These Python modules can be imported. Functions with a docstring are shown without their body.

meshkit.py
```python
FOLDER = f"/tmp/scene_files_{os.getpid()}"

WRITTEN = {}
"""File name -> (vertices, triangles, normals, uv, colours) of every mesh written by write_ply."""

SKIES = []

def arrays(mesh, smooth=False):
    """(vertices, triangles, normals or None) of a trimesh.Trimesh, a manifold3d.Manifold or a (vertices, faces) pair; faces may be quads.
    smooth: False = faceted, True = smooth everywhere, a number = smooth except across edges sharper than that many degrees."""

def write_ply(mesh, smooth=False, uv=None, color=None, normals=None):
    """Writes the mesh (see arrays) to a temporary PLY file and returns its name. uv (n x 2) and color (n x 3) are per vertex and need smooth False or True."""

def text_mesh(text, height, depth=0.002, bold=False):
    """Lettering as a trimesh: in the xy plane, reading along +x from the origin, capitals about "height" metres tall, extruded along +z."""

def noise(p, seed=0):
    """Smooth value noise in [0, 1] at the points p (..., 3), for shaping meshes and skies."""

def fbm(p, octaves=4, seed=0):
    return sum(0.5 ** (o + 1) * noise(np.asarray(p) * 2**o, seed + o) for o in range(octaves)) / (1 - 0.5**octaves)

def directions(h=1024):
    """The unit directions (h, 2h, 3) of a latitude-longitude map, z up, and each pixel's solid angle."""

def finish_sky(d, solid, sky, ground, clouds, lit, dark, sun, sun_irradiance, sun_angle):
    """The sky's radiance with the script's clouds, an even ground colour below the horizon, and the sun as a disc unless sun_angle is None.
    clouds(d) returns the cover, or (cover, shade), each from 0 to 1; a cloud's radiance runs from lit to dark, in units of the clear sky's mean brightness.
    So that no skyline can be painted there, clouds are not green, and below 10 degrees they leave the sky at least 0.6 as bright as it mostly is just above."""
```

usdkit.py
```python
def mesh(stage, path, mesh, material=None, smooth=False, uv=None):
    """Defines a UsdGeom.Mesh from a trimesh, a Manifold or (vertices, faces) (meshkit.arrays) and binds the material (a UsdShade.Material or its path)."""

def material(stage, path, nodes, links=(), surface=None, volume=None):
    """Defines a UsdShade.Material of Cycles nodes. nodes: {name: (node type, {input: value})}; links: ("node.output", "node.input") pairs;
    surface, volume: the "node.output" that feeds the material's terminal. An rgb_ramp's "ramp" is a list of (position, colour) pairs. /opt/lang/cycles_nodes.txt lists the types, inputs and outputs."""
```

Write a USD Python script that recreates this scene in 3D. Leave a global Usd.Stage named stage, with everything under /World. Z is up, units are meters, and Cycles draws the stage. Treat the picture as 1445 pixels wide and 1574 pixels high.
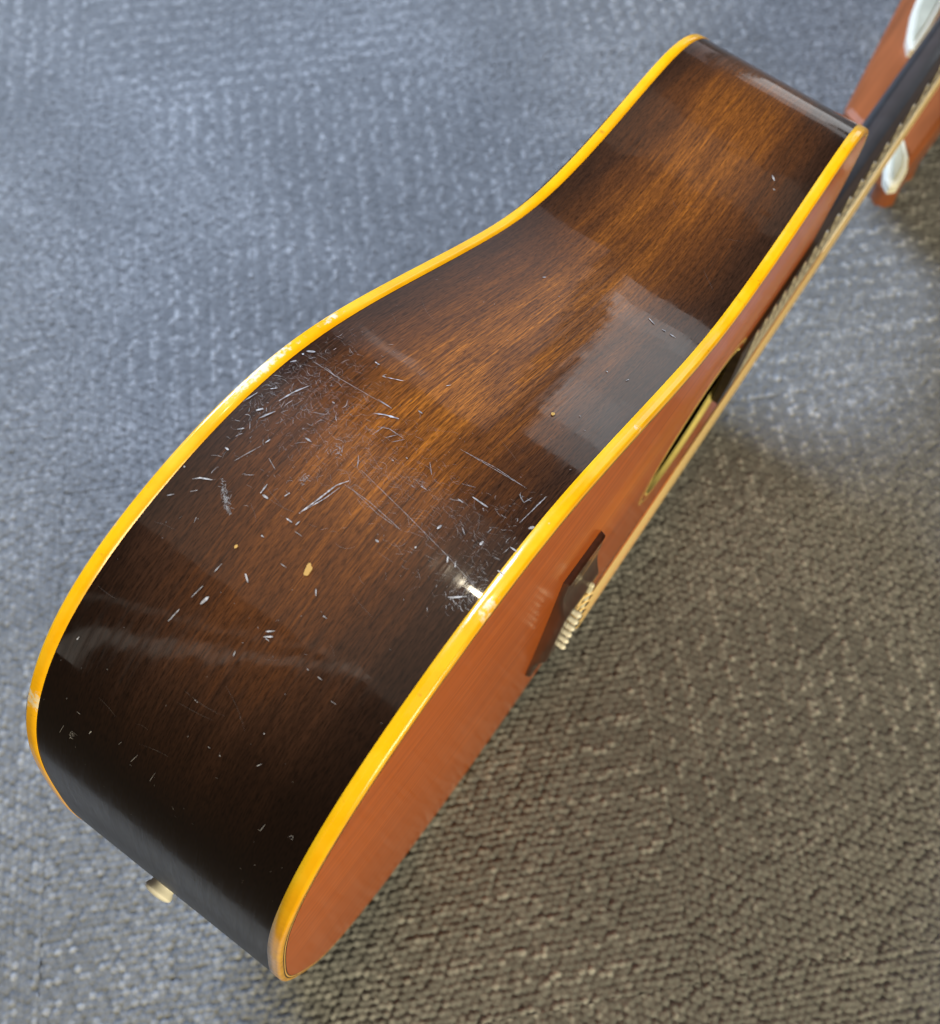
import math, random
import numpy as np, trimesh, usdkit, meshkit, shapely
from shapely.geometry import Polygon, box as sbox
from scipy.interpolate import CubicSpline
from pxr import Usd, UsdGeom, UsdLux, UsdShade, Gf, Sdf, Vt

stage = Usd.Stage.CreateInMemory()
UsdGeom.SetStageUpAxis(stage, UsdGeom.Tokens.z)
UsdGeom.SetStageMetersPerUnit(stage, 1.0)
world = UsdGeom.Xform.Define(stage, '/World')
stage.SetDefaultPrim(world.GetPrim())
UsdGeom.Scope.Define(stage, '/World/Looks')
rng = np.random.default_rng(7)

# guitar frame (x tail->head, y the side that faces up, z out of the soundboard) -> world
NF = np.array([-0.07135479, 0.99333506, -0.0905204])
EX = np.array([1.0, 0, 0]) - NF * NF[0]; EX /= np.linalg.norm(EX)
EY = np.cross(NF, EX)
M = np.array([EX, EY, NF]); T0 = np.array([0, 0, 0.2082])
def W(p): return np.asarray(p, float) @ M.T + T0

# ------------------------------------------------------------------ camera
CAM = np.array([0.0243506, 0.5087281, 0.0395725])
RM = np.array([[0.55655487, 0.12423791, 0.82146918], [-0.7046705, -0.4531746, 0.54595994], [0.44009789, -0.88272177, -0.16466974]])
FPX, PP = 1570.49, np.array([824.155, 719.670])
def mat(x, y, z, t):
    return Gf.Matrix4d(*[float(k) for k in (*x, 0, *y, 0, *z, 0, *t, 1)])
cam = UsdGeom.Camera.Define(stage, '/World/camera')
cam.AddTransformOp().Set(mat(M @ RM[0], -(M @ RM[1]), -(M @ RM[2]), W(CAM)))
cam.CreateHorizontalApertureAttr(36.0)
cam.CreateVerticalApertureAttr(36.0 * 1574 / 1445)
cam.CreateFocalLengthAttr(36.0 * FPX / 1445)
cam.CreateHorizontalApertureOffsetAttr((722.5 - PP[0]) / 1445 * 36)
cam.CreateVerticalApertureOffsetAttr(-(787.0 - PP[1]) / 1445 * 36)
cam.CreateClippingRangeAttr(Gf.Vec2f(0.01, 100))
cam.CreateFStopAttr(11.0)
cam.CreateFocusDistanceAttr(0.395)
cam.CreateExposureAttr(0.0)

# ------------------------------------------------------------------ light: one big window, a far window, warm room
def mk(name, nodes, links=(), surface='p.BSDF'):
    return usdkit.material(stage, '/World/Looks/' + name, nodes, links, surface=surface)
dome = UsdLux.DomeLight.Define(stage, '/World/room_light')
dm = mk('room_glow', {'b': ('background_shader', {'color': (1.0, 0.80, 0.58), 'strength': 0.05})}, surface='b.background')
UsdShade.MaterialBindingAPI.Apply(dome.GetPrim()).Bind(dm)
def rect(name, pos, target, w, h, col, inten, up=(0, 0, 1.0)):
    l = UsdLux.RectLight.Define(stage, '/World/' + name)
    pos, target = np.array(pos, float), np.array(target, float)
    z = pos - target; z /= np.linalg.norm(z)
    x = np.cross(up, z)
    x = x / np.linalg.norm(x) if np.linalg.norm(x) > 1e-6 else np.array([1.0, 0, 0])
    y = np.cross(z, x)
    l.AddTransformOp().Set(mat(x, y, z, pos))
    l.CreateWidthAttr(w); l.CreateHeightAttr(h)
    l.CreateColorAttr(Gf.Vec3f(*col)); l.CreateIntensityAttr(inten)
    return l
def sph(az, el, d, c=(0.2, 0.05, 0.3)):
    a, e = math.radians(az), math.radians(el)
    return np.array(c) + d * np.array([math.cos(e) * math.cos(a), math.cos(e) * math.sin(a), math.sin(e)])

rect('window_light', sph(70, 42, 1.4), (0.3, 0.15, 0.2), 0.58, 0.54, (0.75, 0.93, 1.22), 33.0)
rect('far_window_light', (3.8, 0.22, 0.47), (0.3, 0.15, 0.35), 0.82, 0.86, (0.95, 0.98, 1.0), 1.6)
rect('far_window_light_001', (3.8, 0.44, 1.10), (0.3, 0.15, 0.35), 0.38, 0.39, (0.95, 0.98, 1.0), 2.0)
rect('far_window_light_002', (3.8, 0.20, 1.57), (0.3, 0.15, 0.35), 0.85, 0.50, (0.95, 0.98, 1.0), 1.2)
rect('far_patch_light', (3.8, 1.30, 2.0), (0.2, 0.2, 0.35), 0.30, 0.18, (1.0, 0.95, 0.95), 1.2)  # unseen bright patch, added for the pale streaks on the side
rect('wall_bounce', (3.9, 1.65, 1.3), (0.2, 0.3, 0.6), 1.7, 2.4, (1.0, 0.88, 0.92), 0.55)  # glowing panel for the unseen wall, added for haze on the waist
rect('rear_strip_light_001', (-2.5, 1.30, 2.2), (0.05, 0.15, 0.3), 0.05, 4.2, (1.0, 0.92, 0.8), 0.4, up=(0, -0.1, 1.0))  # thinner second strip, unseen, added for the arcs on the lower bout
rect('ceiling_lamp', (0.47, 0.073, 2.2), (0.1, 0.07, 0.3), 0.075, 0.075, (1.0, 0.88, 0.66), 150.0)
rect('ceiling_bounce', (0.3, 0.1, 2.6), (0.3, 0.1, 0.0), 2.6, 2.6, (1.0, 0.84, 0.70), 0.45)  # broad glowing panel added in place of the unseen ceiling bounce
rect('warm_room_light', (-0.75, -1.7, 1.15), (0.2, 0.0, 0.1), 1.2, 0.9, (1.0, 0.88, 0.55), 16.5)
rect('rear_strip_light', (-2.5, 1.05, 2.2), (0.05, 0.15, 0.3), 0.08, 4.2, (1.0, 0.92, 0.8), 0.85, up=(0, -0.1, 1.0))  # unseen upright strip, added for the arc reflected near the tail

# ------------------------------------------------------------------ helpers
taken = {}
def path(name, parent='/World'):
    p = f'{parent}/{name}'
    k = taken.get(p, 0); taken[p] = k + 1
    return p if k == 0 else f'{p}_{k:03d}'
def tag(o, label=None, cat=None, group=None, kind=None):
    pr = o.GetPrim() if hasattr(o, 'GetPrim') else o
    for k, v in (('label', label), ('category', cat), ('group', group), ('kind', kind)):
        if v: pr.SetCustomDataByKey(k, v)
def part(name, mesh, m, parent, smooth=35, uv=None):
    return usdkit.mesh(stage, path(name, parent), mesh, m, smooth, uv)
def grid_faces(n, m, wrap=False):
    i, j = np.meshgrid(np.arange(n if wrap else n - 1), np.arange(m - 1), indexing='ij')
    a, b = i * m + j, ((i + 1) % n) * m + j
    return np.stack([a, b, b + 1, a + 1], -1).reshape(-1, 4)
def tube(pts, r, seg=10, cap=True):
    pts = np.asarray(pts, float); r = np.broadcast_to(r, len(pts))
    t = np.gradient(pts, axis=0); t /= np.linalg.norm(t, axis=1)[:, None]
    up = np.array([0, 1.0, 0.02]); x = np.cross(t, up); x /= np.linalg.norm(x, axis=1)[:, None]; y = np.cross(t, x)
    a = np.linspace(0, 2 * np.pi, seg, endpoint=False)
    v = pts[:, None] + r[:, None, None] * (np.cos(a)[None, :, None] * x[:, None] + np.sin(a)[None, :, None] * y[:, None])
    n = len(pts); f = []
    for i in range(n - 1):
        for k in range(seg):
            k2 = (k + 1) % seg
            f += [[i * seg + k, (i + 1) * seg + k, (i + 1) * seg + k2], [i * seg + k, (i + 1) * seg + k2, i * seg + k2]]
    v = v.reshape(-1, 3)
    if cap:
        for e, s in ((0, 1), (n - 1, -1)):
            c = len(v); v = np.vstack([v, pts[e]])
            for k in range(seg):
                q = [c, e * seg + k, e * seg + (k + 1) % seg]; f.append(q if s > 0 else q[::-1])
    return trimesh.Trimesh(v, f, process=False)
def rbox(sx, sy, sz, r):
    import manifold3d as m3
    s = [m3.Manifold.sphere(r, 12).translate([a * (sx / 2 - r), b * (sy / 2 - r), c * (sz / 2 - r)]) for a in (-1, 1) for b in (-1, 1) for c in (-1, 1)]
    mm = m3.Manifold.batch_hull(s).to_mesh()
    return trimesh.Trimesh(mm.vert_properties[:, :3], mm.tri_verts)
def lathe(prof, seg=20):
    prof = np.asarray(prof, float); a = np.linspace(0, 2 * np.pi, seg, endpoint=False)
    v = np.stack([prof[None, :, 0] * np.cos(a)[:, None], prof[None, :, 0] * np.sin(a)[:, None], np.broadcast_to(prof[None, :, 1], (seg, len(prof)))], -1)
    return trimesh.Trimesh(v.reshape(-1, 3), np.vstack([grid_faces(seg, len(prof), True)[:, [0, 1, 2]], grid_faces(seg, len(prof), True)[:, [0, 2, 3]]]), process=False)

# ------------------------------------------------------------------ materials
UVN = {'uv': ('attribute', {'attribute': 'st'})}
def m_side():
    n = {'uv': ('uvmap', {'attribute': 'st'}), 's': ('separate_xyz', {}),
         'mg': ('mapping', {'scale': (13, 38, 1)}), 'ng': ('noise_texture', {'scale': 3.0, 'detail': 6, 'roughness': 0.65, 'distortion': 0.3}),
         'mf': ('mapping', {'scale': (66, 66, 1)}), 'nf': ('noise_texture', {'scale': 4.0, 'detail': 3, 'roughness': 0.6}),
         'mb': ('mapping', {'scale': (5, 3.5, 1)}), 'nb': ('noise_texture', {'scale': 2.2, 'detail': 3, 'distortion': 0.6}),
         # burst across the depth; along the length, darker towards both ends
         'rv': ('rgb_ramp', {'ramp': [(0, (0.12, 0.12, 0.12)), (0.10, (0.22, 0.22, 0.22)), (0.25, (0.55, 0.55, 0.55)), (0.40, (0.95, 0.95, 0.95)), (0.64, (1, 1, 1)), (0.8, (0.55, 0.55, 0.55)), (0.93, (0.28, 0.28, 0.28)), (1, (0.16, 0.16, 0.16))]}),
         'mu': ('map_range', {'from_min': 0.0, 'from_max': 0.66, 'clamp': True}),
         'ru': ('rgb_ramp', {'ramp': [(0, (0, 0, 0)), (0.20, (0.0, 0, 0)), (0.27, (0.10, 0.10, 0.10)), (0.335, (0.42, 0.42, 0.42)), (0.42, (0.85, 0.85, 0.85)), (0.5, (1, 1, 1)), (0.72, (0.75, 0.75, 0.75)), (0.86, (0.85, 0.85, 0.85)), (0.93, (0.5, 0.5, 0.5)), (1, (0.15, 0.15, 0.15))]}),
         'vn': ('math', {'math_type': 'multiply_add', 'value2': 0.22, 'value3': -0.11}), 'va': ('math', {'math_type': 'add'}),
         'f': ('math', {'math_type': 'multiply'}), 'gr': ('map_range', {'from_min': 0.32, 'from_max': 0.68, 'to_min': 0.38, 'to_max': 1.2, 'clamp': True}),
         'fg': ('math', {'math_type': 'multiply', 'use_clamp': True}),
         'fr': ('map_range', {'from_min': 0.38, 'from_max': 0.53, 'to_min': 0.30, 'to_max': 1.0, 'clamp': True}),
         'col': ('rgb_ramp', {'ramp': [(0, (0.006, 0.0028, 0.0018)), (0.12, (0.040, 0.0165, 0.0085)), (0.4, (0.115, 0.038, 0.011)), (0.7, (0.23, 0.074, 0.013)), (1, (0.42, 0.138, 0.017))]}),
         'bm': ('mapping', {'scale': (9, 6, 1)}), 'bn': ('noise_texture', {'scale': 2.0, 'detail': 5, 'roughness': 0.62, 'distortion': 0.8}), 'bl': ('map_range', {'from_min': 0.36, 'from_max': 0.60, 'to_min': 0.74, 'to_max': 1.05, 'clamp': True}), 'fb': ('math', {'math_type': 'multiply', 'use_clamp': True}),
         'cm': ('mix_color', {'blend_type': 'multiply', 'fac': 0.76}),
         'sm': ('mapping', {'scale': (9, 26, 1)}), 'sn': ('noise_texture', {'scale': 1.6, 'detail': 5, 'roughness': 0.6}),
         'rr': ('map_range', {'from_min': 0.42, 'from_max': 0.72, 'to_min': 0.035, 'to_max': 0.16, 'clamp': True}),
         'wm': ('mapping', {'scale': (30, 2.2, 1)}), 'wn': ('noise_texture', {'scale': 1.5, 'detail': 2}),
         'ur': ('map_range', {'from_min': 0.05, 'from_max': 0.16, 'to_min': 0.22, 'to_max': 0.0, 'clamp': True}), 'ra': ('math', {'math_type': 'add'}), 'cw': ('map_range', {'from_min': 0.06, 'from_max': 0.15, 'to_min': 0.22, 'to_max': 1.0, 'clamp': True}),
         'bp': ('bump', {'strength': 0.18, 'distance': 0.0012, 'use_object_space': False}),
         'p': ('principled_bsdf', {'roughness': 0.35, 'coat_weight': 1.0, 'coat_ior': 1.44, 'specular_ior_level': 0.10})}
    l = [('uv.UV', 's.vector'), ('uv.UV', 'mg.vector'), ('mg.vector', 'ng.vector'), ('uv.UV', 'mf.vector'), ('mf.vector', 'nf.vector'), ('uv.UV', 'mb.vector'), ('mb.vector', 'nb.vector'),
         ('nb.fac', 'vn.value1'), ('vn.value', 'va.value1'), ('s.y', 'va.value2'), ('va.value', 'rv.fac'), ('s.x', 'mu.value'), ('mu.result', 'ru.fac'),
         ('rv.color', 'f.value1'), ('ru.color', 'f.value2'), ('ng.fac', 'gr.value'), ('f.value', 'fg.value1'), ('gr.result', 'fg.value2'), ('uv.UV', 'bm.vector'), ('bm.vector', 'bn.vector'), ('bn.fac', 'bl.value'), ('fg.value', 'fb.value1'), ('bl.result', 'fb.value2'), ('fb.value', 'col.fac'),
         ('nf.fac', 'fr.value'), ('col.color', 'cm.a'), ('fr.result', 'cm.b'), ('cm.result', 'p.base_color'),
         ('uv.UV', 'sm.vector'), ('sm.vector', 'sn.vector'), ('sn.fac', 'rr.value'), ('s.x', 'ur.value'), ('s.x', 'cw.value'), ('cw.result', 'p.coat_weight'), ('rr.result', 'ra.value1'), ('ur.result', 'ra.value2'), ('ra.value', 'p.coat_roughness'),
         ('uv.UV', 'wm.vector'), ('wm.vector', 'wn.vector'), ('wn.fac', 'bp.height'), ('bp.normal', 'p.coat_normal')]
    return mk('sunburst_lacquer', n, l)
def m_top():
    n = {'c': ('texture_coordinate', {}), 'm': ('mapping', {'scale': (5, 85, 5)}), 'n': ('noise_texture', {'scale': 2.0, 'detail': 4, 'roughness': 0.6}),
         'r': ('rgb_ramp', {'ramp': [(0.3, (0.42, 0.080, 0.004)), (0.68, (0.62, 0.135, 0.007))]}),
         'm2': ('mapping', {'scale': (6, 160, 6)}), 'n2': ('noise_texture', {'scale': 2.0, 'detail': 3}),
         'b': ('bump', {'strength': 0.16, 'distance': 0.0004}),
         'p': ('principled_bsdf', {'roughness': 0.4, 'coat_weight': 0.48, 'coat_roughness': 0.09, 'coat_ior': 1.38, 'specular_ior_level': 0.2})}
    return mk('amber_spruce', n, [('c.object', 'm.vector'), ('m.vector', 'n.vector'), ('n.fac', 'r.fac'), ('r.color', 'p.base_color'), ('c.object', 'm2.vector'), ('m2.vector', 'n2.vector'), ('n2.fac', 'b.height'), ('b.normal', 'p.coat_normal')])
def m_plain(name, col, rough=0.4, coat=0.0, var=0.12, scale=60, metal=0.0, stretch=(1, 1, 1), bump=0.0):
    n = {'c': ('texture_coordinate', {}), 'm': ('mapping', {'scale': stretch}), 'n': ('noise_texture', {'scale': scale, 'detail': 4}),
         'r': ('rgb_ramp', {'ramp': [(0.3, tuple(x * (1 - var) for x in col)), (0.7, tuple(min(1, x * (1 + var)) for x in col))]}),
         'p': ('principled_bsdf', {'roughness': rough, 'coat_weight': coat, 'coat_roughness': 0.05, 'metallic': metal})}
    l = [('c.object', 'm.vector'), ('m.vector', 'n.vector'), ('n.fac', 'r.fac'), ('r.color', 'p.base_color')]
    if bump:
        n['b'] = ('bump', {'strength': bump, 'distance': 0.001}); l += [('n.fac', 'b.height'), ('b.normal', 'p.normal')]
    return mk(name, n, l)
def m_scratch():
    return mk('scratched_lacquer', {'a': ('attribute', {'attribute': 'tone'}), 'r': ('rgb_ramp', {'ramp': [(0, (0.10, 0.085, 0.08)), (1, (0.85, 0.85, 0.9))]}), 'p': ('principled_bsdf', {'roughness': 0.45})},
              [('a.fac', 'r.fac'), ('r.color', 'p.base_color')])
def m_carpet():
    n = {'a': ('attribute', {'attribute': 'tone'}), 'r': ('rgb_ramp', {'ramp': [(0, (0.075, 0.078, 0.083)), (0.5, (0.205, 0.21, 0.218)), (1, (0.46, 0.465, 0.475))]}),
         'c': ('texture_coordinate', {}), 'n': ('noise_texture', {'scale': 900, 'detail': 3}), 'b': ('bump', {'strength': 0.6, 'distance': 0.001}),
         'n2': ('noise_texture', {'scale': 1500, 'detail': 2}), 'mr': ('map_range', {'from_min': 0.3, 'from_max': 0.7, 'to_min': 0.7, 'to_max': 1.2}), 'x': ('mix_color', {'blend_type': 'multiply', 'fac': 1.0, 'use_clamp': False}),
         'p': ('principled_bsdf', {'roughness': 0.95, 'specular_ior_level': 0.15, 'sheen_weight': 0.15, 'sheen_roughness': 0.4})}
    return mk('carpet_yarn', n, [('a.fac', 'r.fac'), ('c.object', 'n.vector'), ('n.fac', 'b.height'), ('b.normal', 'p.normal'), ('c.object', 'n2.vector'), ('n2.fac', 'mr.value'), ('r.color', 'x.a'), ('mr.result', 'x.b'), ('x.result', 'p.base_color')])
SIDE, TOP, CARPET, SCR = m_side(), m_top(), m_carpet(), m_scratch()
def m_bind():
    n = {'a': ('attribute', {'attribute': 'tone'}), 'c': ('texture_coordinate', {}), 'n': ('noise_texture', {'scale': 35, 'detail': 5, 'roughness': 0.65}),
         'r': ('rgb_ramp', {'ramp': [(0.3, (0.88, 0.40, 0.002)), (0.5, (0.95, 0.475, 0.003)), (0.72, (0.96, 0.53, 0.012))]}),
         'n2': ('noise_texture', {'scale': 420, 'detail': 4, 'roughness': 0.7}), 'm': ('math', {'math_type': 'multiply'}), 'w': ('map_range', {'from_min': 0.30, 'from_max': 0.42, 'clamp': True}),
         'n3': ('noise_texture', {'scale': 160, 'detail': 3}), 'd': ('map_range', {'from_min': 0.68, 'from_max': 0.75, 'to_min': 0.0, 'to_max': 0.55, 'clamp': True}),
         'x': ('mix_color', {'blend_type': 'mix', 'b': (0.82, 0.70, 0.50)}), 'y': ('mix_color', {'blend_type': 'mix', 'b': (0.30, 0.12, 0.01)}),  # pale mix follows tone: worn plastic and painted glare
         'rr': ('map_range', {'from_min': 0.35, 'from_max': 0.7, 'to_min': 0.18, 'to_max': 0.42}),
         'p': ('principled_bsdf', {'coat_weight': 0.6, 'coat_roughness': 0.08})}
    return mk('aged_celluloid', n, [('c.object', 'n.vector'), ('n.fac', 'r.fac'), ('c.object', 'n2.vector'), ('a.fac', 'm.value1'), ('n2.fac', 'm.value2'), ('m.value', 'w.value'), ('c.object', 'n3.vector'), ('n3.fac', 'd.value'),
                                    ('r.color', 'y.a'), ('d.result', 'y.fac'), ('y.result', 'x.a'), ('w.result', 'x.fac'), ('x.result', 'p.base_color'), ('n.fac', 'rr.value'), ('rr.result', 'p.roughness')])
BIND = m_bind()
PURF = m_plain('dark_purfling', (0.03, 0.015, 0.008), 0.4)
PURFL = m_plain('pale_purfling', (0.75, 0.45, 0.12), 0.4)
EBONY = m_plain('dark_rosewood', (0.026, 0.015, 0.010), 0.42, 0.0, 0.35, 30, stretch=(1, 12, 12))
BRIDGEM = m_plain('bridge_rosewood', (0.040, 0.012, 0.007), 0.3, 0.6, 0.35, 30, stretch=(12, 1, 12))
NECKM = m_plain('dark_neck_lacquer', (0.017, 0.018, 0.021), 0.3, 0.3, 0.2)
SPRUCE = m_plain('bare_spruce', (0.95, 0.78, 0.26), 0.6, 0, 0.1, 300, stretch=(1, 1, 4))
BONE = m_plain('bone', (0.8, 0.76, 0.62), 0.25, 0.2)
PEARL = m_plain('ivory_plastic', (0.86, 0.83, 0.76), 0.2, 0.5, 0.06)
BRONZE = m_plain('bronze_winding', (1.0, 0.72, 0.36), 0.5, 0, 0.05, 400, 0.35)
NICKEL = m_plain('fret_nickel', (0.85, 0.80, 0.70), 0.4, 0, 0.05, 200, 0.5)
INNER = m_plain('raw_mahogany', (0.30, 0.14, 0.06), 0.7)
BACKM = m_plain('back_lacquer', (0.10, 0.035, 0.010), 0.35, 1.0, 0.3, 20, stretch=(1, 10, 10))
MAHOG = m_plain('oiled_hardwood', (0.33, 0.098, 0.032), 0.4, 0.2, 0.2, 16, stretch=(0.8, 9, 9))
PAD = m_plain('white_rubber', (0.82, 0.80, 0.68), 0.55, 0.0, 0.04)
PADG = m_plain('grey_rubber', (0.55, 0.54, 0.42), 0.7)
GOLD = m_plain('bare_wood_chip', (0.55, 0.32, 0.08), 0.6)
WORN = m_plain('worn_celluloid', (0.80, 0.74, 0.60), 0.35, 0.3, 0.2, 500)

# ------------------------------------------------------------------ carpet floor: tiles of looped pile
D1 = np.array([0.72889305, 0.68462771]); D2 = np.array([D1[1], -D1[0]])      # f runs along D1, e along D2
floor = UsdGeom.Xform.Define(stage, path('floor')); tag(floor, 'blue grey looped carpet laid in square tiles under the guitar', 'floor', kind='structure')
FP = str(floor.GetPath())
UNDER = m_plain('carpet_far', (0.17, 0.172, 0.178), 0.95, 0, 0.3, 250)
S = 6.0; XB = -0.20
part('carpet_base', trimesh.Trimesh([[XB, -S, -0.0075], [S, -S, -0.0075], [S, S, -0.0075], [XB, S, -0.0075]], [[0, 1, 2], [0, 2, 3]]), UNDER, FP, False)
def ground(px):
    d = RM.T @ np.array([(px[0] - PP[0]) / FPX, (px[1] - PP[1]) / FPX, 1]); d = M @ d; c = W(CAM)
    return (c - d * c[2] / d[2])[:2]
view = Polygon([ground(q) for q in ((0, 0), (1445, 0), (1445, 1574), (0, 1574))]).buffer(0.05)
TS = 0.404
def hsh(i, j, s):
    x = (i.astype(np.int64) * 73856093) ^ (j.astype(np.int64) * 19349663) ^ (s * 83492791)
    x = (x ^ (x >> 13)) * 1274126177 & 0xFFFFFFFF
    return ((x ^ (x >> 16)) & 0xFFFF) / 65535.0
def carpet_tile(k, m):
    e0, f0 = -0.193 + TS * k, 0.775 + TS * (m - 1)
    n = 405; g = np.linspace(0.0, TS, n)
    E, Fg = np.meshgrid(g, g, indexing='ij')
    along = (k + m) % 2 == 0                                                     # pile direction turns a quarter from tile to tile
    seed = 31 * (k + 9) + 7 * (m + 9)
    A, B = (Fg, E) if along else (E, Fg)
    p3 = np.stack([E * 22 + k * 9, Fg * 22 + m * 9, 0 * E], -1)
    A2 = A + 0.0022 * (meshkit.fbm(p3 * 3, 3, seed) - 0.5); B2 = B + 0.0022 * (meshkit.fbm(p3 * 3, 3, seed + 5) - 0.5)
    pa, pb = 0.0050, 0.0042
    best = np.full(E.shape, -1.0); tone = np.zeros(E.shape)
    ribm = np.clip((meshkit.fbm(p3 * 0.35, 2, 3) - 0.33) * 4.0, 0.12, 1.0)
    for dj in (-1, 0, 1):
        j = np.floor(B2 / pb).astype(int) + dj
        off = (j % 2) * 0.5 * pa
        i0 = np.floor((A2 - off) / pa).astype(int)
        for di in (-1, 0, 1):
            i = i0 + di
            r1, r2, r3, r4 = (hsh(i, j, seed + q) for q in (1, 2, 3, 4))
            ca = (i + 0.5 + 0.45 * (r1 - 0.5)) * pa + off; cb = (j + 0.5 + 0.35 * (r2 - 0.5)) * pb
            zz = np.where(hsh(i // 3, j // 4, seed + 9) > 0.3, i % 4 < 2, hsh(i // 2, j // 4, seed + 10) > 0.5)
            hi = (((j + zz) % 4) == 0) & (hsh(i, j, seed + 11) > 0.12)                                      # zigzag cords of taller loops
            rib = 1 - np.where(hi, 0.0, 0.34) * ribm
            d2 = ((A2 - ca) / (0.60 * pa)) ** 2 + ((B2 - cb) / (0.62 * pb)) ** 2
            h = np.sqrt(np.clip(1 - d2, 0, 1)) * (0.75 + 0.35 * r3) * rib
            up = h > best
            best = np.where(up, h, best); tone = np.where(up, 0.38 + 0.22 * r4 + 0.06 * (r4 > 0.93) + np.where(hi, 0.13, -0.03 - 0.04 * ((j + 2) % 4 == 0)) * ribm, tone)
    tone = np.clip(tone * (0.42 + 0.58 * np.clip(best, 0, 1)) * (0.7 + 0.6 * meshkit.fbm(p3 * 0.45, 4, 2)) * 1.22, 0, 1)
    edge = np.minimum(np.minimum(E, TS - E), np.minimum(Fg, TS - Fg))
    z = -0.0031 + 0.0028 * np.clip(best, 0, 1.1) - 0.0002 * np.exp(-(edge / 0.0010) ** 2)
    ee, ff = e0 + E, f0 + Fg
    v = np.stack([ff * D1[0] + ee * D2[0], ff * D1[1] + ee * D2[1], z], -1).reshape(-1, 3)
    fc = grid_faces(n, n)[:, ::-1]
    keep = shapely.contains_xy(view, v[:, 0], v[:, 1]); fc = fc[keep[fc].any(1)]
    use = np.unique(fc); back = np.zeros(len(v), int); back[use] = np.arange(len(use)); v, fc, tone = v[use], back[fc], tone.reshape(-1)[use]
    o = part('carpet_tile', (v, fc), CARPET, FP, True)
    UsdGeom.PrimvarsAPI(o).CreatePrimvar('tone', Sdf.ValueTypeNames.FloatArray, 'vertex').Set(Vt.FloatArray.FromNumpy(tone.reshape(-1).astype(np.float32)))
for k in range(-3, 4):
    for m in range(-3, 4):
        e0, f0 = -0.193 + TS * k, 0.775 + TS * (m - 1)
        q = Polygon([f * D1 + e * D2 for e, f in ((e0, f0), (e0 + TS, f0), (e0 + TS, f0 + TS), (e0, f0 + TS))])
        if q.intersection(view).area > 0.0005: carpet_tile(k, m)

# ------------------------------------------------------------------ guitar
G = UsdGeom.Xform.Define(stage, path('acoustic_guitar'))
G.AddTransformOp().Set(mat(M[:, 0], M[:, 1], M[:, 2], T0))
tag(G, 'scratched sunburst acoustic guitar with yellow binding standing on its side on the carpet', 'guitar')
GP = str(G.GetPath())
CPS = np.array([[1.4, 0], [6.8, 60.5], [18.8, 116.7], [51.1, 165.7], [102.9, 192.4], [161.4, 197.9], [219.9, 179.9], [270.7, 158.4], [323.0, 142.6], [370.6, 143.8], [413.6, 152.2], [451.7, 154.8], [482.9, 136.6], [501.0, 99.4], [505.5, 54.6], [506, 0]]) / 1000
PRI = np.array([(0, 0), (3, 60), (16, 115), (52, 163), (105, 195), (165, 206), (225, 198), (275, 176), (325, 154), (370, 147), (410, 146), (445, 141), (475, 124), (498, 92), (510, 52), (514, 0)], float)
tt = np.r_[0, np.cumsum(np.linalg.norm(np.diff(PRI, axis=0), axis=1))]
half = CubicSpline(tt, CPS, bc_type=((1, np.array([0., .001])), (1, np.array([0., -.001]))))(np.linspace(0, tt[-1], 320))
XC, RD = 0.257, 9.774
ZO = 0.04 / (2 * RD)
def ztop(x, y): return ZO - ((x - XC) ** 2 + y ** 2) / (2 * RD)
def depth(x): return 0.124 + (0.10396 - 0.124) * x / 0.514
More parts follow.
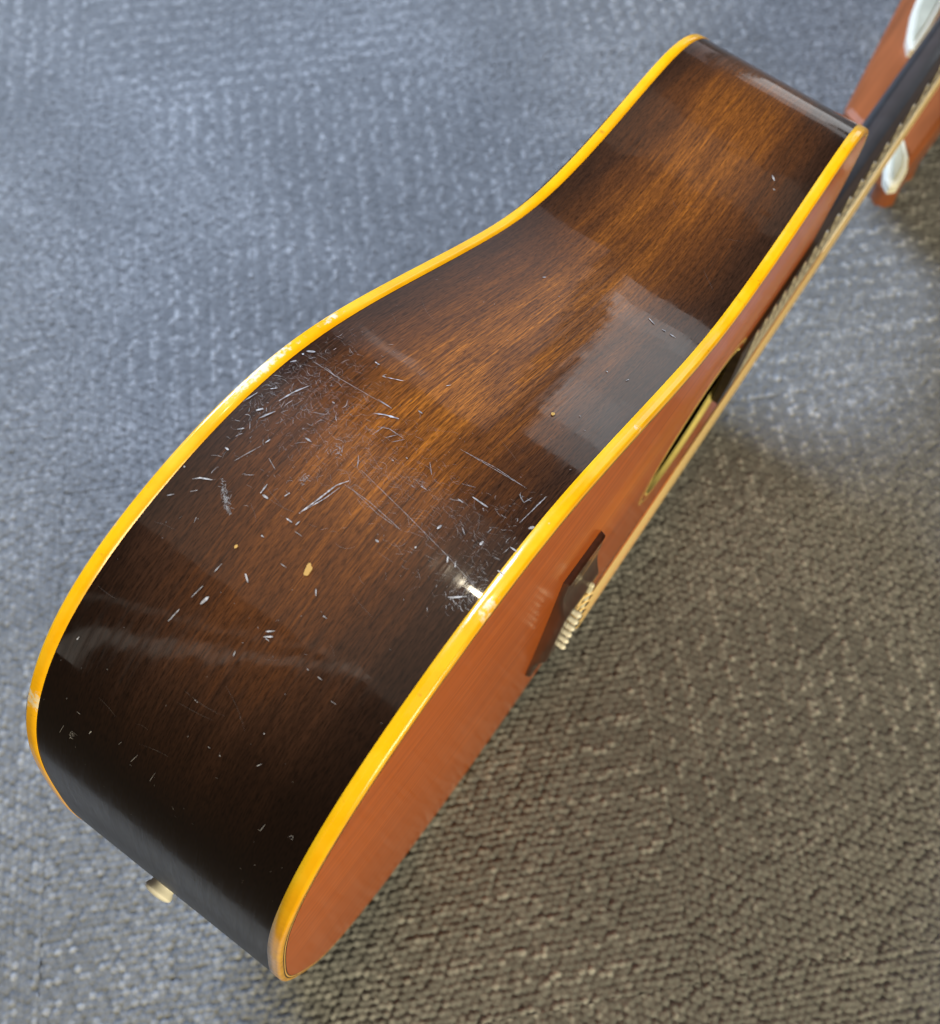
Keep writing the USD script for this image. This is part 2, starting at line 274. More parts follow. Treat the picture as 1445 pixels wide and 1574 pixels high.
out = np.vstack([half, half[-2:0:-1] * [1, -1]])                                # whole outline, clockwise seen from the front
N = len(out)
tan = np.roll(out, -1, 0) - np.roll(out, 1, 0); tan /= np.linalg.norm(tan, axis=1)[:, None]
nor = np.c_[-tan[:, 1], tan[:, 0]]
nor = nor if nor[80] @ np.array([0, 1]) > 0 else -nor
arc = np.r_[0, np.cumsum(np.linalg.norm(np.diff(np.vstack([out, out[:1]]), axis=0), axis=1))]
HB = 0.0058
def sweep(section, which):
    """section: (o outwards, z up) points; which 'top' or 'back' edge"""
    s = np.asarray(section, float); k = len(s)
    base = ztop(out[:, 0], out[:, 1]) if which == 'top' else -depth(out[:, 0])
    v = np.concatenate([(out[:, None] + s[None, :, :1] * nor[:, None]), (base[:, None] + s[None, :, 1])[..., None]], -1).reshape(-1, 3)
    f = np.vstack([grid_faces(N, k, True), [[i * k + k - 1, ((i + 1) % N) * k + k - 1, ((i + 1) % N) * k, i * k] for i in range(N)]])
    tri = np.vstack([f[:, [0, 1, 2]], f[:, [0, 2, 3]]])
    return trimesh.Trimesh(v, tri, process=False)
# sides
rows = 9
o2 = np.vstack([out, out[:1]])
zt, zb = ztop(o2[:, 0], o2[:, 1]) - HB + 0.0004, -depth(o2[:, 0]) + HB - 0.0004
tl = np.linspace(0, 1, rows)
bulge = 0.00025 * meshkit.fbm(np.stack([np.repeat(arc[:, None], rows, 1) * 14, np.repeat(tl[None], N + 1, 0) * 1.3, np.zeros((N + 1, rows))], -1), 2, 4)
bulge[-1] = bulge[0]
nr = np.vstack([nor, nor[:1]])
V = np.empty((N + 1, rows, 3))
V[..., :2] = o2[:, None] + nr[:, None] * (bulge[..., None] - 0.0002)
V[..., 2] = zt[:, None] + (zb - zt)[:, None] * tl
uv = np.stack([np.repeat(np.minimum(arc, 2 * arc[N // 2] - arc)[:, None], rows, 1), np.repeat(tl[None], N + 1, 0)], -1)
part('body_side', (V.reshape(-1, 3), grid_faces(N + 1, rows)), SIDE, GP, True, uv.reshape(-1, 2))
# bindings
ca = [(-0.0016 + 0.0016 * math.cos(a), -0.0016 + 0.0016 * math.sin(a)) for a in np.linspace(0, math.pi / 2, 7)]
def bind(section, which, wear_glare):
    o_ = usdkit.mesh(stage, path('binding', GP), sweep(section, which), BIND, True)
    k = len(section); u_ = np.minimum(arc[:-1], 2 * arc[N // 2] - arc[:-1]) * 1000
    t_ = np.zeros((N, k))
    for c_, w_, amt, cols in wear_glare:  # pale spots: some wear, some glare put into the colour
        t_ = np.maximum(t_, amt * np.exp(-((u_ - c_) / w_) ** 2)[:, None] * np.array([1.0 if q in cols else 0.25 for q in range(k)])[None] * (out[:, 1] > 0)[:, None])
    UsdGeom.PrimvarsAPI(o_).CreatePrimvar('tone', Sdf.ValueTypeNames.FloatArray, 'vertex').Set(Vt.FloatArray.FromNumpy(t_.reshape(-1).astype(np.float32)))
def hard(sec):                                                                   # doubles the flat corners so that smooth shading keeps them crisp
    return [q for p_ in sec for q in (p_, (p_[0] * 0.98 - 0.00002, p_[1] * 0.98 + 0.00001))] if False else sec
bind([(0.00015, -HB), (0.00015, -0.0030)] + [(x + 0.00015, z) for x, z in ca] + [(-0.0020, 0.0), (-0.0022, 0.0), (-0.0022, -0.0005), (-0.0022, -HB)], 'top', [(262, 9, 0.75, range(1, 8)), (300, 5, 0.6, range(1, 8)), (366, 3, 0.8, range(1, 7))])
bind([(-0.0022, HB), (-0.0022, 0.0005), (-0.0022, 0), (-0.0020, 0)] + [(x + 0.00015, -z) for x, z in ca[::-1]] + [(0.00015, 0.0030), (0.00015, HB)], 'back', [(286, 30, 0.80, range(3, 12)), (322, 12, 0.74, range(4, 12)), (215, 10, 0.6, range(4, 10)), (138, 9, 0.8, range(8, 13)), (480, 60, 0.85, range(3, 7))])  # window glare painted pale along the back corner, over some wear
for a, b, m in ((0.0022, 0.0026, PURF), (0.0026, 0.0032, PURFL), (0.0032, 0.0036, PURF)):
    part('purfling', sweep([(-a, -0.002), (-a, 0.00002), (-b, 0.00002), (-b, -0.002)], 'top'), m, GP, 50)
# soundboard: rings from the soundhole to the edge
SHX, SHR = 0.360, 0.050
def plate(inner, zf, m, name, off, flip):
    ring_o = out - nor * off
    c = np.array([SHX, 0.0]) ; ang = np.arctan2(ring_o[:, 1], ring_o[:, 0] - SHX)
    ring_i = c + inner * np.c_[np.cos(ang), np.sin(ang)]
    K = 40; s = np.linspace(0, 1, K)
    P = ring_i[:, None] * (1 - s)[None, :, None] + ring_o[:, None] * s[None, :, None]
    v = np.concatenate([P, zf(P[..., 0], P[..., 1])[..., None]], -1).reshape(-1, 3)
    f = grid_faces(N, K, True)
    return part(name, (v, f[:, ::-1] if flip else f), m, GP, True)
sb = plate(SHR, lambda x, y: ztop(x, y), TOP, 'soundboard', 0.0036, False)
SBP = str(sb.GetPath())
plate(0.001, lambda x, y: -depth(x) - 0.004 * np.clip(1 - (np.abs(y) / 0.16) ** 2, 0, 1) + 0.0, BACKM, 'back_panel', 0.0022, True)
def annulus(r0, r1, z0, z1):
    a = np.linspace(0, 2 * np.pi, 97)
    pr = [(r0, z0), (r0, z1), (r1, z1), (r1, z0)]
    v = np.array([[SHX + r * math.cos(t), r * math.sin(t), ztop(SHX + r * math.cos(t), r * math.sin(t)) + z] for t in a[:-1] for r, z in pr])
    f = np.vstack([grid_faces(96, 4, True), [[i * 4 + 3, ((i + 1) % 96) * 4 + 3, ((i + 1) % 96) * 4, i * 4] for i in range(96)]])
    return trimesh.Trimesh(v, np.vstack([f[:, [0, 1, 2]], f[:, [0, 2, 3]]]), process=False)
part('soundhole_edge', annulus(SHR - 0.0002, SHR + 0.0012, -0.0031, 0.00005), SPRUCE, SBP, 40)
for r, w, m in ((0.0545, 0.0006, PURF), (0.0551, 0.0012, PURFL), (0.0563, 0.0006, PURF), (0.0569, 0.0012, PURFL)):
    part('rosette_ring', annulus(r, r + w, -0.001, 0.00006), m, SBP, 40)
# bridge, saddle, pins
SX = 0.223; ZB = float(ztop(SX, 0))
x0, x1 = SX - 0.024, SX + 0.0085
def bevel_plate(poly, z0, z1, b):
    import manifold3d as m3
    ext = np.array(poly.exterior.coords)[:-1]
    cs = m3.CrossSection([ext if poly.exterior.is_ccw else ext[::-1]])
    lo = m3.Manifold.extrude(cs, z1 - z0 - b).translate([0, 0, z0]); hi = m3.Manifold.extrude(cs.offset(-b, m3.JoinType.Round), 1e-5).translate([0, 0, z1 - 1e-5])
    mm = m3.Manifold.batch_hull([lo, hi]).to_mesh(); return trimesh.Trimesh(mm.vert_properties[:, :3], mm.tri_verts)
BH = 0.0078
def bridge_mesh():
    ys = np.r_[-0.0762, np.linspace(-0.0755, 0.0755, 61), 0.0762]; v = []
    for y in ys:
        a = abs(y); h = BH - 0.0048 * np.clip((a - 0.036) / 0.026, 0, 1) ** 1.0 * (2 - np.clip((a - 0.036) / 0.026, 0, 1))
        h = h * (0.6 if a > 0.076 else 1.0); zt_ = float(ztop(SX, y)); b = 0.0013
        v += [[x0, y, zt_ - 0.0006], [x0, y, ZB + h - b], [x0 + 0.35 * b, y, ZB + h - 0.3 * b], [x0 + b, y, ZB + h], [x1 - b, y, ZB + h], [x1 - 0.35 * b, y, ZB + h - 0.3 * b], [x1, y, ZB + h - b], [x1, y, zt_ - 0.0006]]
    n_ = len(ys); f = [list(q) for q in grid_faces(n_, 8)] + [[i * 8 + 7, (i + 1) * 8 + 7, (i + 1) * 8, i * 8] for i in range(n_ - 1)]
    tri = [t for q in f for t in ([q[0], q[1], q[2]], [q[0], q[2], q[3]])]
    for e in (0, n_ - 1): tri += [[e * 8, e * 8 + k, e * 8 + k + 1] for k in range(1, 7)]
    t = trimesh.Trimesh(np.array(v), tri, process=False); t.fix_normals(); return t
br = part('bridge', bridge_mesh(), BRIDGEM, GP, 30); BRP = str(br.GetPath())
s_ = rbox(0.0030, 0.074, 0.008, 0.0012); s_.apply_translation([SX, 0, ZB + BH - 0.0020]); part('saddle', s_, BONE, BRP, 50)
YS = np.linspace(0.0265, -0.0265, 6); PX = SX - 0.0135
for y in YS:
    q = lathe([(0, -0.004), (0.0015, -0.004), (0.0016, 0.0), (0.0017, 0.0006), (0.0018, 0.0018), (0.0015, 0.0029), (0.0008, 0.0036), (0.0002, 0.0038)], 16)
    q.apply_translation([PX, y, ZB + BH + 0.001]); part('bridge_pin', q, PEARL, BRP, 60)
# neck: fretboard, frets, strings, neck, nut, headstock
L = 0.503; SC = 0.629
ZS0, ZS1 = ZB + BH + 0.0024, 0.0072                                                   # string height at the saddle and over the body edge
def zs(x): return ZS0 + (ZS1 - ZS0) * (x - SX) / (L - SX)
def act(x): return 0.0016 + 0.0012 * (SX + SC - x) / 0.35 * 1.0
def zfb(x): return zs(x) - 0.0006 - np.clip(act(x), 0.0008, 0.004)
XN = SX + SC; XE = SX + SC * 2 ** (-21.9 / 12)
def hw(x): return 0.0283 - (0.0283 - 0.0215) * (x - XE) / (XN - XE)
TW = 0.03
def tw(p):
    p = np.array(p, float); p[..., 2] -= TW * p[..., 1]; return p
def loft(secs):
    secs = [tw(q) for q in secs]
    k = len(secs[0]); v = np.vstack(secs); n = len(secs)
    f = []
    for i in range(n - 1):
        for j in range(k):
            j2 = (j + 1) % k; f += [[i * k + j, (i + 1) * k + j, (i + 1) * k + j2], [i * k + j, (i + 1) * k + j2, i * k + j2]]
    for e in (0, n - 1):
        c = len(v); v = np.vstack([v, secs[e].mean(0)])
        for j in range(k): q = [c, e * k + j, e * k + (j + 1) % k]; f.append(q if e else q[::-1])
    t = trimesh.Trimesh(v, f, process=False); t.fix_normals(); return t
FT = 0.0055
secs = []
for x in np.linspace(XE, XN, 24):
    w, z = hw(x), zfb(x); y = np.linspace(w, -w, 9)
    top = np.c_[np.full(9, x), y, z - 0.0008 * (y / w) ** 2]
    bot = np.array([[x, -w, z - FT], [x, w, z - FT]])
    secs.append(np.vstack([top, bot]))
fb = part('fretboard', loft(secs), EBONY, GP, 30); FBP = str(fb.GetPath())
for k in range(1, 21):
    x = SX + SC * 2 ** (-k / 12); w = hw(x) - 0.0003; y = np.linspace(w, -w, 9)
    part('fret', tube(tw(np.c_[np.full(9, x), y, zfb(x) - 0.0008 * (y / w) ** 2 + 0.0001]), 0.0010, 8), NICKEL, FBP, 60)
for k in (3, 5, 7, 9, 12, 15):
    x = SX + SC * 0.5 * (2 ** (-k / 12) + 2 ** (-(k - 1) / 12))
    q = trimesh.creation.cylinder(0.0032, 0.0008, sections=20); q.apply_translation([x, 0, zfb(x)]); part('position_dot', q, BONE, FBP, 30)
secs = []
for x in np.linspace(L - 0.012, XN, 30):
    w, z = hw(x) + 0.0001, zfb(x) - FT; s = np.clip((x - L) / 0.06, 0, 1); s = s * s * (3 - 2 * s)
    d = (0.075 * (1 - s) + 0.0200 * s); wb = w * (0.8 * (1 - s) + 1.0 * s)
    a = np.linspace(0, math.pi, 15)
    secs.append(np.c_[np.full(15, x), wb * np.sign(np.cos(a)) * np.abs(np.cos(a)) ** 0.8 if False else wb * np.cos(a), z - d * np.sin(a) ** (0.75)])
nk = part('neck', loft(secs), NECKM, GP, 40)
q = rbox(0.005, 0.043, 0.0085, 0.001); q.apply_translation([XN + 0.0026, 0, zfb(XN) - 0.001]); part('nut', q, BONE, GP, 40)
hp = Polygon([(0, -0.022), (0.02, -0.027), (0.05, -0.036), (0.17, -0.042), (0.185, -0.03), (0.19, -0.012), (0.187, 0), (0.19, 0.012), (0.185, 0.03), (0.17, 0.042), (0.05, 0.036), (0.02, 0.027), (0, 0.022)])
hm = trimesh.creation.extrude_polygon(hp, 0.015, engine='earcut'); hm.apply_translation([0, 0, -0.015])
R_ = trimesh.transformations.rotation_matrix(math.radians(15), [0, 1, 0]); hm.apply_transform(R_); hm.apply_translation([XN + 0.004, 0, zfb(XN) - 0.003])
hs = part('headstock', hm, NECKM, GP, 30); HSP = str(hs.GetPath())
for sg in (-1, 1):
    for xx in (0.055, 0.095, 0.135):
        q = rbox(0.011, 0.016, 0.006, 0.0025); q.apply_translation([xx, sg * 0.056, -0.0095]); st = trimesh.creation.cylinder(0.0025, 0.02, sections=10)
        st.apply_transform(trimesh.transformations.rotation_matrix(math.pi / 2, [1, 0, 0])); st.apply_translation([xx, sg * 0.044, -0.0095])
        q = trimesh.util.concatenate([q, st]); q.apply_transform(R_); q.apply_translation([XN + 0.004, 0, zfb(XN) - 0.003]); part('tuner_button', q, PEARL, HSP, 40)
YN = np.linspace(0.0178, -0.0178, 6)
for y, yn, r in zip(YS, YN, (0.0009, 0.00076, 0.00064, 0.00052, 0.00042, 0.00036)):
    ysd = y + (yn - y) * 0.02
    pts = [[PX + 0.0022, y, ZB + BH - 0.001], [PX + 0.0045, y, ZB + BH + 0.0006], [PX + 0.009, y, ZS0 - 0.0018], [SX - 0.0006, ysd, ZS0 - 0.0002]]
    xs = np.linspace(SX + 0.001, XN + 0.003, 14)
    pts += [[x, ysd + (yn - ysd) * (x - SX) / SC, zs(x) + r] for x in xs]
    part('string', tube(tw(pts), r, 10), BRONZE, GP, 70)
# strap button at the tail
q = lathe([(0.0, 0.0), (0.0060, 0.0), (0.0062, 0.0014), (0.0070, 0.0026), (0.0073, 0.0038), (0.0068, 0.0048), (0.0050, 0.0056), (0.0020, 0.0060), (0.0, 0.0061)], 20)
q.apply_transform(trimesh.transformations.rotation_matrix(-math.pi / 2, [0, 1, 0])); q.apply_translation([out[0, 0], -0.006, -0.072]); part('strap_button', q, PEARL, GP, 40)

# ------------------------------------------------------------------ scratches, dings and chips in the lacquer of the upper side
MARKS = [([(276.1,0.546),(272.4,0.362),(268.7,0.196),(265.0,0.067)],0.22,0.5),([(304.1,0.366),(305.9,0.255),(305.9,0.144)],0.2,0.6),([(300.3,0.848),(300.3,0.806)],0.35,0.9),([(300.3,0.898),(300.3,0.809),(302.2,0.613)],0.25,0.35),([(302.2,0.664),(302.2,0.613)],0.5,0.9),([(296.5,0.638),(298.4,0.613),(300.3,0.573)],0.8,0.9),([(252.2,0.599),(259.5,0.583),(266.9,0.57),(270.6,0.551)],0.6,0.8),([(254.0,0.593),(261.4,0.569),(266.9,0.558)],0.35,0.7),([(268.7,0.555),(268.7,0.465),(266.9,0.341)],0.2,0.5),([(268.7,0.522),(266.9,0.424),(266.9,0.348)],0.2,0.45),([(290.9,0.247),(290.9,0.196)],0.8,1),([(287.2,0.277),(287.2,0.257)],0.5,0.7),([(307.8,0.55),(307.8,0.535)],1.2,0.9),([(302.2,0.936),(304.1,0.916)],2.0,0.8),([(300.3,0.939),(300.3,0.932)],1.2,0.7),([(294.7,0.941),(296.5,0.932)],0.9,0.7),([(272.4,0.9),(274.3,0.889)],1.5,0.8),([(241.2,0.901),(243.0,0.886),(244.8,0.854)],0.6,0.8),([(237.5,0.882),(239.4,0.867)],0.3,0.8),([(246.7,0.831),(243.0,0.794),(239.4,0.758)],1.0,0.35),([(244.8,0.822),(241.2,0.788),(239.4,0.75)],0.8,0.4),([(250.3,0.722),(254.0,0.724)],0.8,0.8),([(250.3,0.715),(250.3,0.695)],1.0,0.6),([(261.4,0.772),(259.5,0.735)],0.3,0.5),([(254.0,0.663),(255.9,0.658)],0.6,0.8),([(248.5,0.619),(248.5,0.597)],0.5,0.8),([(248.5,0.585),(250.3,0.583)],0.7,0.8),([(274.3,0.733),(274.3,0.712)],1.0,0.8),([(255.9,0.89),(255.9,0.877)],0.8,0.7),([(263.2,0.901),(265.0,0.887)],0.6,0.8),([(276.1,0.649),(278.0,0.63)],2.0,0.4),([(261.4,0.653),(263.2,0.655)],1.6,0.35),([(311.7,0.712),(315.5,0.655)],0.4,0.9),([(311.7,0.714),(313.6,0.709)],0.3,0.6),([(325.1,0.553),(327.0,0.545)],0.5,0.8),([(307.8,0.397),(307.8,0.396)],0.6,0.9),([(274.3,0.267),(276.1,0.264)],0.9,0.9),([(259.5,0.383),(259.5,0.372)],1.1,0.9),([(265.0,0.284),(265.0,0.279)],0.9,0.9),([(279.8,0.217),(278.0,0.195)],0.3,0.5),([(292.8,0.412),(289.1,0.381)],0.25,0.5),([(281.7,0.407),(281.7,0.393)],0.3,0.5),([(283.5,0.384),(283.5,0.363)],0.4,0.6),([(226.6,0.611),(224.8,0.59)],1.2,0.8),([(210.3,0.662),(213.9,0.655)],1.5,0.9),([(210.3,0.694),(215.7,0.686)],0.35,0.7),([(199.6,0.709),(205.0,0.702)],0.45,0.7),([(221.2,0.684),(224.8,0.681)],0.4,0.7),([(239.4,0.643),(239.4,0.633)],0.6,0.8),([(235.7,0.55),(235.7,0.529)],0.4,0.6),([(235.7,0.429),(233.9,0.417)],0.6,0.7),([(230.2,0.369),(230.2,0.356)],0.5,0.6),([(215.7,0.47),(217.5,0.451)],0.6,0.9),([(213.9,0.467),(215.7,0.446)],0.7,0.9),([(213.9,0.46),(213.9,0.447)],0.4,0.8),([(266.9,0.186),(268.7,0.195)],0.7,0.9),([(266.9,0.16),(268.7,0.169)],0.5,0.8),([(257.7,0.126),(261.4,0.086)],0.6,0.9),([(257.7,0.12),(261.4,0.087)],0.4,0.8),([(283.5,0.073),(283.5,0.051)],0.7,0.9),([(274.3,0.062),(274.3,0.04)],0.7,0.9),([(292.8,0.095),(307.8,0.083)],0.3,0.8),([(296.5,0.092),(307.8,0.085)],0.25,0.7),([(302.2,0.15),(300.3,0.123),(304.1,0.114)],0.4,0.6),([(292.8,0.065),(294.7,0.055)],1.2,0.9),([(278.0,0.144),(279.8,0.143)],1.1,0.9),([(230.2,0.816),(232.1,0.821)],0.35,0.6),([(254.0,0.843),(263.2,0.814)],0.25,0.55),([(279.8,0.872),(285.4,0.861),(290.9,0.843)],0.7,0.45),([(281.7,0.918),(283.5,0.905)],0.6,0.8),([(270.6,0.877),(276.1,0.856)],0.6,0.4),([(272.4,0.948),(278.0,0.937)],0.5,0.5),([(290.9,0.72),(292.8,0.716),(294.7,0.726)],0.3,0.4),([(283.5,0.772),(285.4,0.74),(287.2,0.74)],0.3,0.35),([(292.8,0.601),(294.7,0.572),(294.7,0.519)],0.3,0.5),([(289.1,0.595),(294.7,0.587)],0.3,0.4),([(290.9,0.56),(294.7,0.54)],0.25,0.4),([(290.9,0.537),(294.7,0.514)],0.25,0.35),([(276.1,0.56),(278.0,0.569),(279.8,0.581)],0.35,0.5),([(232.1,0.927),(233.9,0.913)],0.4,0.6),([(243.0,0.945),(243.0,0.94)],0.8,0.8),([(294.7,0.259),(292.8,0.298)],0.25,0.5),([(252.2,0.793),(254.0,0.771)],0.3,0.5),([(246.7,0.576),(246.7,0.551)],0.25,0.5),([(315.5,0.766),(315.5,0.749)],1.1,0.7),([(290.9,0.756),(290.9,0.746)],0.6,0.6),([(265.0,0.811),(266.9,0.807)],0.6,0.8),([(285.4,0.5),(285.4,0.493)],0.6,0.8),([(289.1,0.473),(289.1,0.467)],0.5,0.8),([(148.4,0.826),(148.4,0.813)],0.3,0.5),([(133.3,0.826),(137.1,0.82)],0.9,0.4),([(142.8,0.769),(144.7,0.764)],0.6,0.8),([(131.4,0.865),(137.1,0.855)],0.35,0.4),([(144.7,0.62),(150.3,0.606)],0.3,0.3),([(183.5,0.53),(183.5,0.526)],0.5,0.8),([(183.5,0.522),(183.5,0.519)],0.4,0.7),([(172.6,0.434),(172.6,0.428)],0.5,0.8),([(172.6,0.396),(172.6,0.391)],0.5,0.9),([(157.8,0.207),(157.8,0.199),(161.5,0.195)],0.3,0.6),([(163.4,0.124),(165.2,0.115),(163.4,0.11),(163.4,0.118)],0.3,0.6),([(188.8,0.322),(188.8,0.318)],0.5,0.9),([(199.6,0.71),(201.4,0.705)],0.4,0.8),([(148.4,0.671),(150.3,0.666)],0.3,0.4),([(142.8,0.546),(148.4,0.539)],0.3,0.25),([(178.0,0.292),(179.8,0.283)],0.3,0.7),([(208.5,0.505),(208.5,0.503)],0.4,0.6),([(203.2,0.505),(205.0,0.508)],0.5,0.7),([(174.4,0.908),(176.2,0.905)],0.5,0.9),([(172.6,0.791),(172.6,0.788)],0.4,0.7),([(135.2,0.207),(135.2,0.202)],0.3,0.5),([(213.9,0.321),(213.9,0.313)],0.35,0.6),([(213.9,0.286),(213.9,0.27)],0.3,0.5),([(210.3,0.219),(210.3,0.203)],0.3,0.6),([(387.1,0.228),(387.1,0.221)],1.0,0.8),([(421.4,0.676),(423.3,0.668)],1.0,0.6),([(415.7,0.573),(415.7,0.567)],1.0,0.6),([(438.5,0.263),(436.6,0.227)],0.8,0.7),([(436.6,0.193),(436.6,0.177)],1.0,0.8),([(436.6,0.157),(436.6,0.131)],1.0,0.8),([(550.3,0.235),(548.2,0.211)],1.6,0.6),([(544.0,0.196),(544.0,0.184)],0.9,0.6),([(389.0,0.153),(390.9,0.148)],0.6,0.5),([(352.4,0.181),(352.4,0.176)],0.6,0.6),([(287.2,0.266),(285.4,0.296)],0.3,0.5),([(304.1,0.372),(305.9,0.154)],0.2,0.6),([(290.9,0.248),(290.9,0.195)],0.8,0.9),([(410.0,0.37),(410.0,0.367)],0.5,0.5)]
ha = arc[:N // 2 + 1] * 1000
def on_side(u, v, lift=0.00022):
    x = np.interp(u, ha, out[:N // 2 + 1, 0]); y = np.interp(u, ha, out[:N // 2 + 1, 1]); n0 = np.interp(u, ha, nor[:N // 2 + 1, 0]); n1 = np.interp(u, ha, nor[:N // 2 + 1, 1])
    return np.stack([x + n0 * lift, y + n1 * lift, -np.asarray(v) * depth(x)], -1), np.stack([n0, n1, 0 * n0], -1)
sv, sf, stn = [], [], []
def strip(pts, w, b, taper=True, jag=0.25):
    pts = np.asarray(pts, float)
    seg = np.r_[0, np.cumsum(np.hypot(np.diff(pts[:, 0]), np.diff(pts[:, 1]) * 120))]
    n = int(max(5, min(40, seg[-1] / 0.7)))
    t = np.linspace(0, seg[-1], n); u = np.interp(t, seg, pts[:, 0]); v = np.interp(t, seg, pts[:, 1])
    P, nn = on_side(u, v)
    d = np.gradient(P, axis=0); d /= np.linalg.norm(d, axis=1)[:, None] + 1e-12; s = np.cross(nn, d)
    prof = np.sin(np.linspace(0.12, math.pi - 0.12, n)) ** 0.45 if taper else np.ones(n)
    ww = min(w, 0.4 + 0.55 * w) * 0.00036 * prof * (1 + jag * rng.normal(size=n)).clip(0.3, 1.8)
    base = sum(len(q) for q in sv)
    sv.append(np.stack([P + s * ww[:, None], P - s * ww[:, None]], 1).reshape(-1, 3))
    stn.extend(np.repeat(np.clip(b * (0.16 + 0.62 * rng.random(n) ** 1.4), 0, 1), 2))
    for i in range(n - 1): sf.extend([[base + 2 * i, base + 2 * i + 1, base + 2 * i + 3], [base + 2 * i, base + 2 * i + 3, base + 2 * i + 2]])
def hair(u, v, ln, ang, w, b, curve=0.0):
    t = np.linspace(-0.5, 0.5, 5) * ln
    du = t * math.cos(ang) - curve * t * t / max(ln, 1e-6) * math.sin(ang); dv = t * math.sin(ang) + curve * t * t / max(ln, 1e-6) * math.cos(ang)
    vv = v + dv / 118
    if vv.min() < 0.056 or vv.max() > 0.945: return
    strip(np.c_[u + du, vv], w, b)
for pts, w, b in MARKS:
    if w >= 0.8 and b < 0.5:                                                    # a scuffed patch: many hairs instead of one mark
        p_ = np.array(pts, float); sg_ = np.hypot(p_[-1, 0] - p_[0, 0], (p_[-1, 1] - p_[0, 1]) * 118)
        for _ in range(int(16 + 3 * sg_)):
            q_ = p_[0] + (p_[-1] - p_[0]) * rng.random()
            hair(q_[0] + rng.normal(0, w * 0.6), q_[1] + rng.normal(0, w * 0.5) / 118, rng.uniform(0.4, 2.0), rng.uniform(0, math.pi), rng.uniform(0.08, 0.25), rng.uniform(0.2, 0.6))
    else: strip(pts, w, b)
for _ in range(90): hair(rng.normal(285, 18), rng.normal(0.86, 0.07), abs(rng.normal(1.3, 1.3)) + 0.3, rng.uniform(0, math.pi), rng.uniform(0.08, 0.24), rng.uniform(0.2, 0.75), rng.normal(0, 0.4))
for _ in range(40): hair(rng.normal(285, 14), rng.normal(0.13, 0.04), abs(rng.normal(1.1, 1.0)) + 0.25, rng.uniform(0, math.pi), rng.uniform(0.08, 0.25), rng.uniform(0.25, 0.8), rng.normal(0, 0.3))
for _ in range(110):
    a = rng.uniform(-0.4, math.pi + 0.4); r = abs(rng.normal(5, 3)) + 1.5
    hair(263 + r * math.cos(a), 0.055 + r * math.sin(a) / 118, rng.uniform(0.5, 2.4), a + math.pi / 2 + rng.normal(0, 0.35), rng.uniform(0.07, 0.2), rng.uniform(0.3, 0.9), 0.3)
for _ in range(130): hair(rng.uniform(110, 400), rng.uniform(0.06, 0.94), abs(rng.normal(0.35, 0.35)) + 0.2, rng.uniform(0, math.pi), rng.uniform(0.08, 0.22), rng.uniform(0.1, 0.6))
for _ in range(950):                                                             # a hazy band of faint rubbing across the bout
    v_ = rng.uniform(0.08, 0.93); hair(rng.normal(283 + 22 * (v_ - 0.5), 11), v_, abs(rng.normal(1.6, 1.8)) + 0.4, math.pi / 2 + rng.normal(0, 0.55), rng.uniform(0.035, 0.09), rng.uniform(0.10, 0.50), rng.normal(0, 0.5))
for _ in range(480):
    v_ = rng.uniform(0.6, 0.94); hair(rng.normal(284, 14), v_, abs(rng.normal(1.0, 1.0)) + 0.3, rng.uniform(0, math.pi), rng.uniform(0.04, 0.10), rng.uniform(0.1, 0.45), rng.normal(0, 0.5))
for _ in range(45): hair(rng.uniform(150, 520), rng.uniform(0.1, 0.9), rng.uniform(4, 16), rng.uniform(0.9, 2.2), rng.uniform(0.04, 0.08), rng.uniform(0.03, 0.14), rng.normal(0, 0.2))
so = part('lacquer_scratch', (np.vstack(sv), np.array(sf)), SCR, GP, False); tag(so, 'fine pale scratches and dings in the dark lacquer', kind='stuff')
UsdGeom.PrimvarsAPI(so).CreatePrimvar('tone', Sdf.ValueTypeNames.FloatArray, 'vertex').Set(Vt.FloatArray.FromNumpy(np.array(stn, np.float32)))
def chip(u, v, r, seed):
    a = np.linspace(0, 2 * np.pi, 22, endpoint=False); rr = r * (0.6 + 0.8 * meshkit.noise(np.c_[np.cos(a) * 1.7, np.sin(a) * 1.7, 0 * a], seed))
    P, _ = on_side(np.r_[u, u + rr * np.cos(a)], np.r_[v, v + rr * np.sin(a) / 118 * 0.7], 0.00026)
    part('lacquer_chip', (P, np.array([[0, 1 + i, 1 + (i + 1) % 22] for i in range(22)])), GOLD, GP, False)
chip(239.3, 0.479, 1.9, 3); chip(232.0, 0.679, 0.7, 5); chip(344.5, 0.246, 1.0, 9)

# ------------------------------------------------------------------ wooden rest under the neck
def floor_up(px, h):
    d = M @ (RM.T @ np.array([(px[0] - PP[0]) / FPX, (px[1] - PP[1]) / FPX, 1])); c = W(CAM)
    return c + d * (h - c[2]) / d[2]

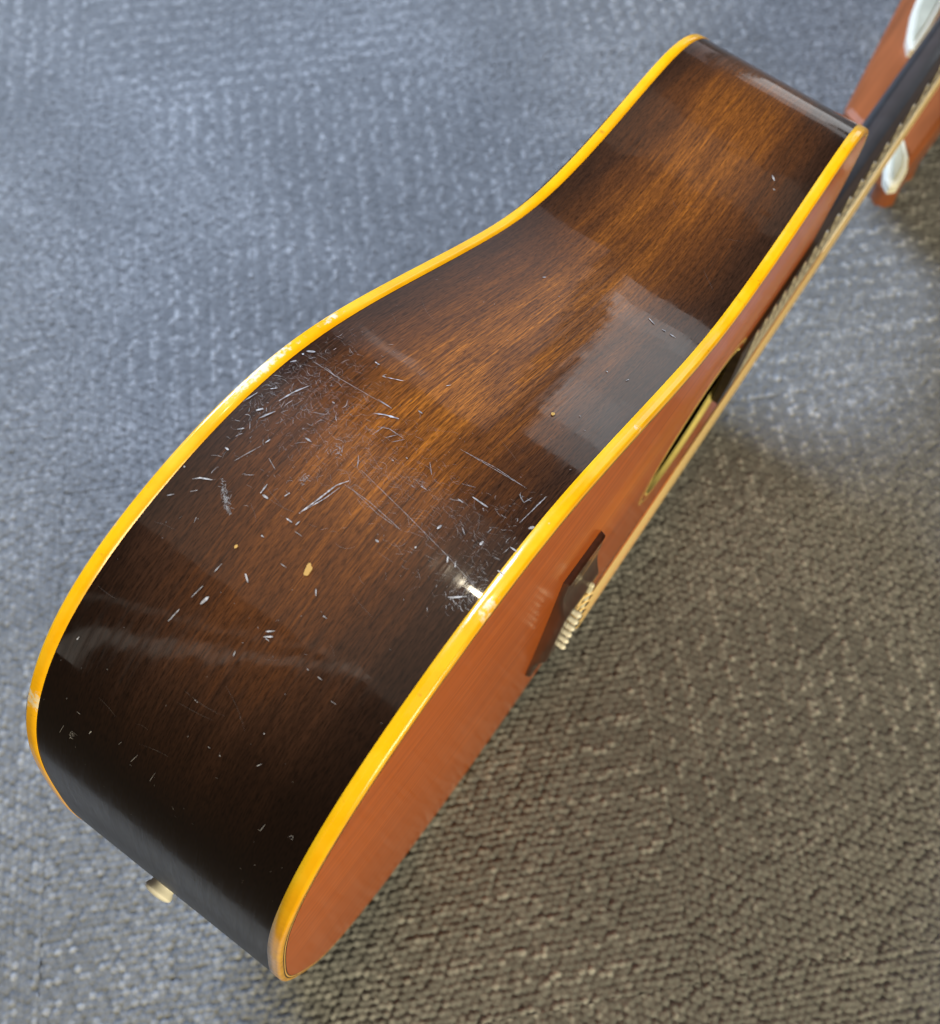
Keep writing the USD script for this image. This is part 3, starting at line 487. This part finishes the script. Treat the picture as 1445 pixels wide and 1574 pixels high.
RT = 0.100
NRX = UsdGeom.Xform.Define(stage, path('neck_rest')); tag(NRX, 'brown wooden neck rest with white rubber pads under the guitar neck', 'neck rest')
NC = np.array([(0.80, 0.03)[0], (0.80, 0.03)[1], 0.0])
NRX.AddTranslateOp().Set(Gf.Vec3d(*[float(x) for x in NC])); NRP = str(NRX.GetPath())
import manifold3d as m3
def slab(poly, z0, z1, b=0.003):
    p = Polygon(np.asarray(poly) - NC[:2]).buffer(-0.006).buffer(0.006)
    return bevel_plate(p, z0, z1, b)
part('block', slab(np.array([(0.731, 0.056), (0.697, -0.013), (0.758, -0.015), (0.98, -0.022), (0.99, 0.087), (0.874, 0.073)]), RT - 0.034, RT, 0.004), MAHOG, NRP, 25)
def feet():
    p = Polygon(np.asarray(np.array([(0.731, 0.056), (0.697, -0.013), (0.758, -0.015), (0.98, -0.022), (0.99, 0.087), (0.874, 0.073)]))); c = np.array(p.centroid.coords[0])
    for q in np.asarray(np.array([(0.731, 0.056), (0.697, -0.013), (0.758, -0.015), (0.98, -0.022), (0.99, 0.087), (0.874, 0.073)])):
        s = c + (q - c) * 0.6
        f_ = trimesh.creation.cylinder(0.011, RT - 0.034 + 0.003, sections=24); f_.apply_translation([s[0] - NC[0], s[1] - NC[1], (RT - 0.034 - 0.003) / 2]); part('leg', f_, MAHOG, NRP, 30)
feet()

def pad(px, h0, h1):
    pts = np.array([floor_up(q, h1)[:2] for q in px])
    o_ = Polygon(pts).buffer(0.002).buffer(-0.0005); i_ = o_.buffer(-0.0042)
    ring = trimesh.creation.extrude_polygon(o_.difference(i_), h1 - h0, engine='earcut'); ring.apply_translation([-NC[0], -NC[1], h0])
    a = part('pad', bevel_plate(Polygon(np.array(o_.exterior.coords) - NC[:2]), h0, h1 - 0.003, 0.002), PAD, NRP, 25)
    part('pad_face', bevel_plate(Polygon(np.array(i_.exterior.coords) - NC[:2]), h1 - 0.0035, h1 - 0.0015, 0.001), PADG, str(a.GetPath()), 25)
pad([(1400, 52), (1408, 10), (1422, -25), (1445, -30), (1452, -5), (1430, 35), (1409, 66), (1403, 68)], 0.0998, 0.112)
pad([(1384, 203), (1391, 210), (1397, 235), (1395, 255), (1382, 277), (1372, 279), (1366, 268), (1368, 240), (1376, 215)], 0.0998, 0.112)
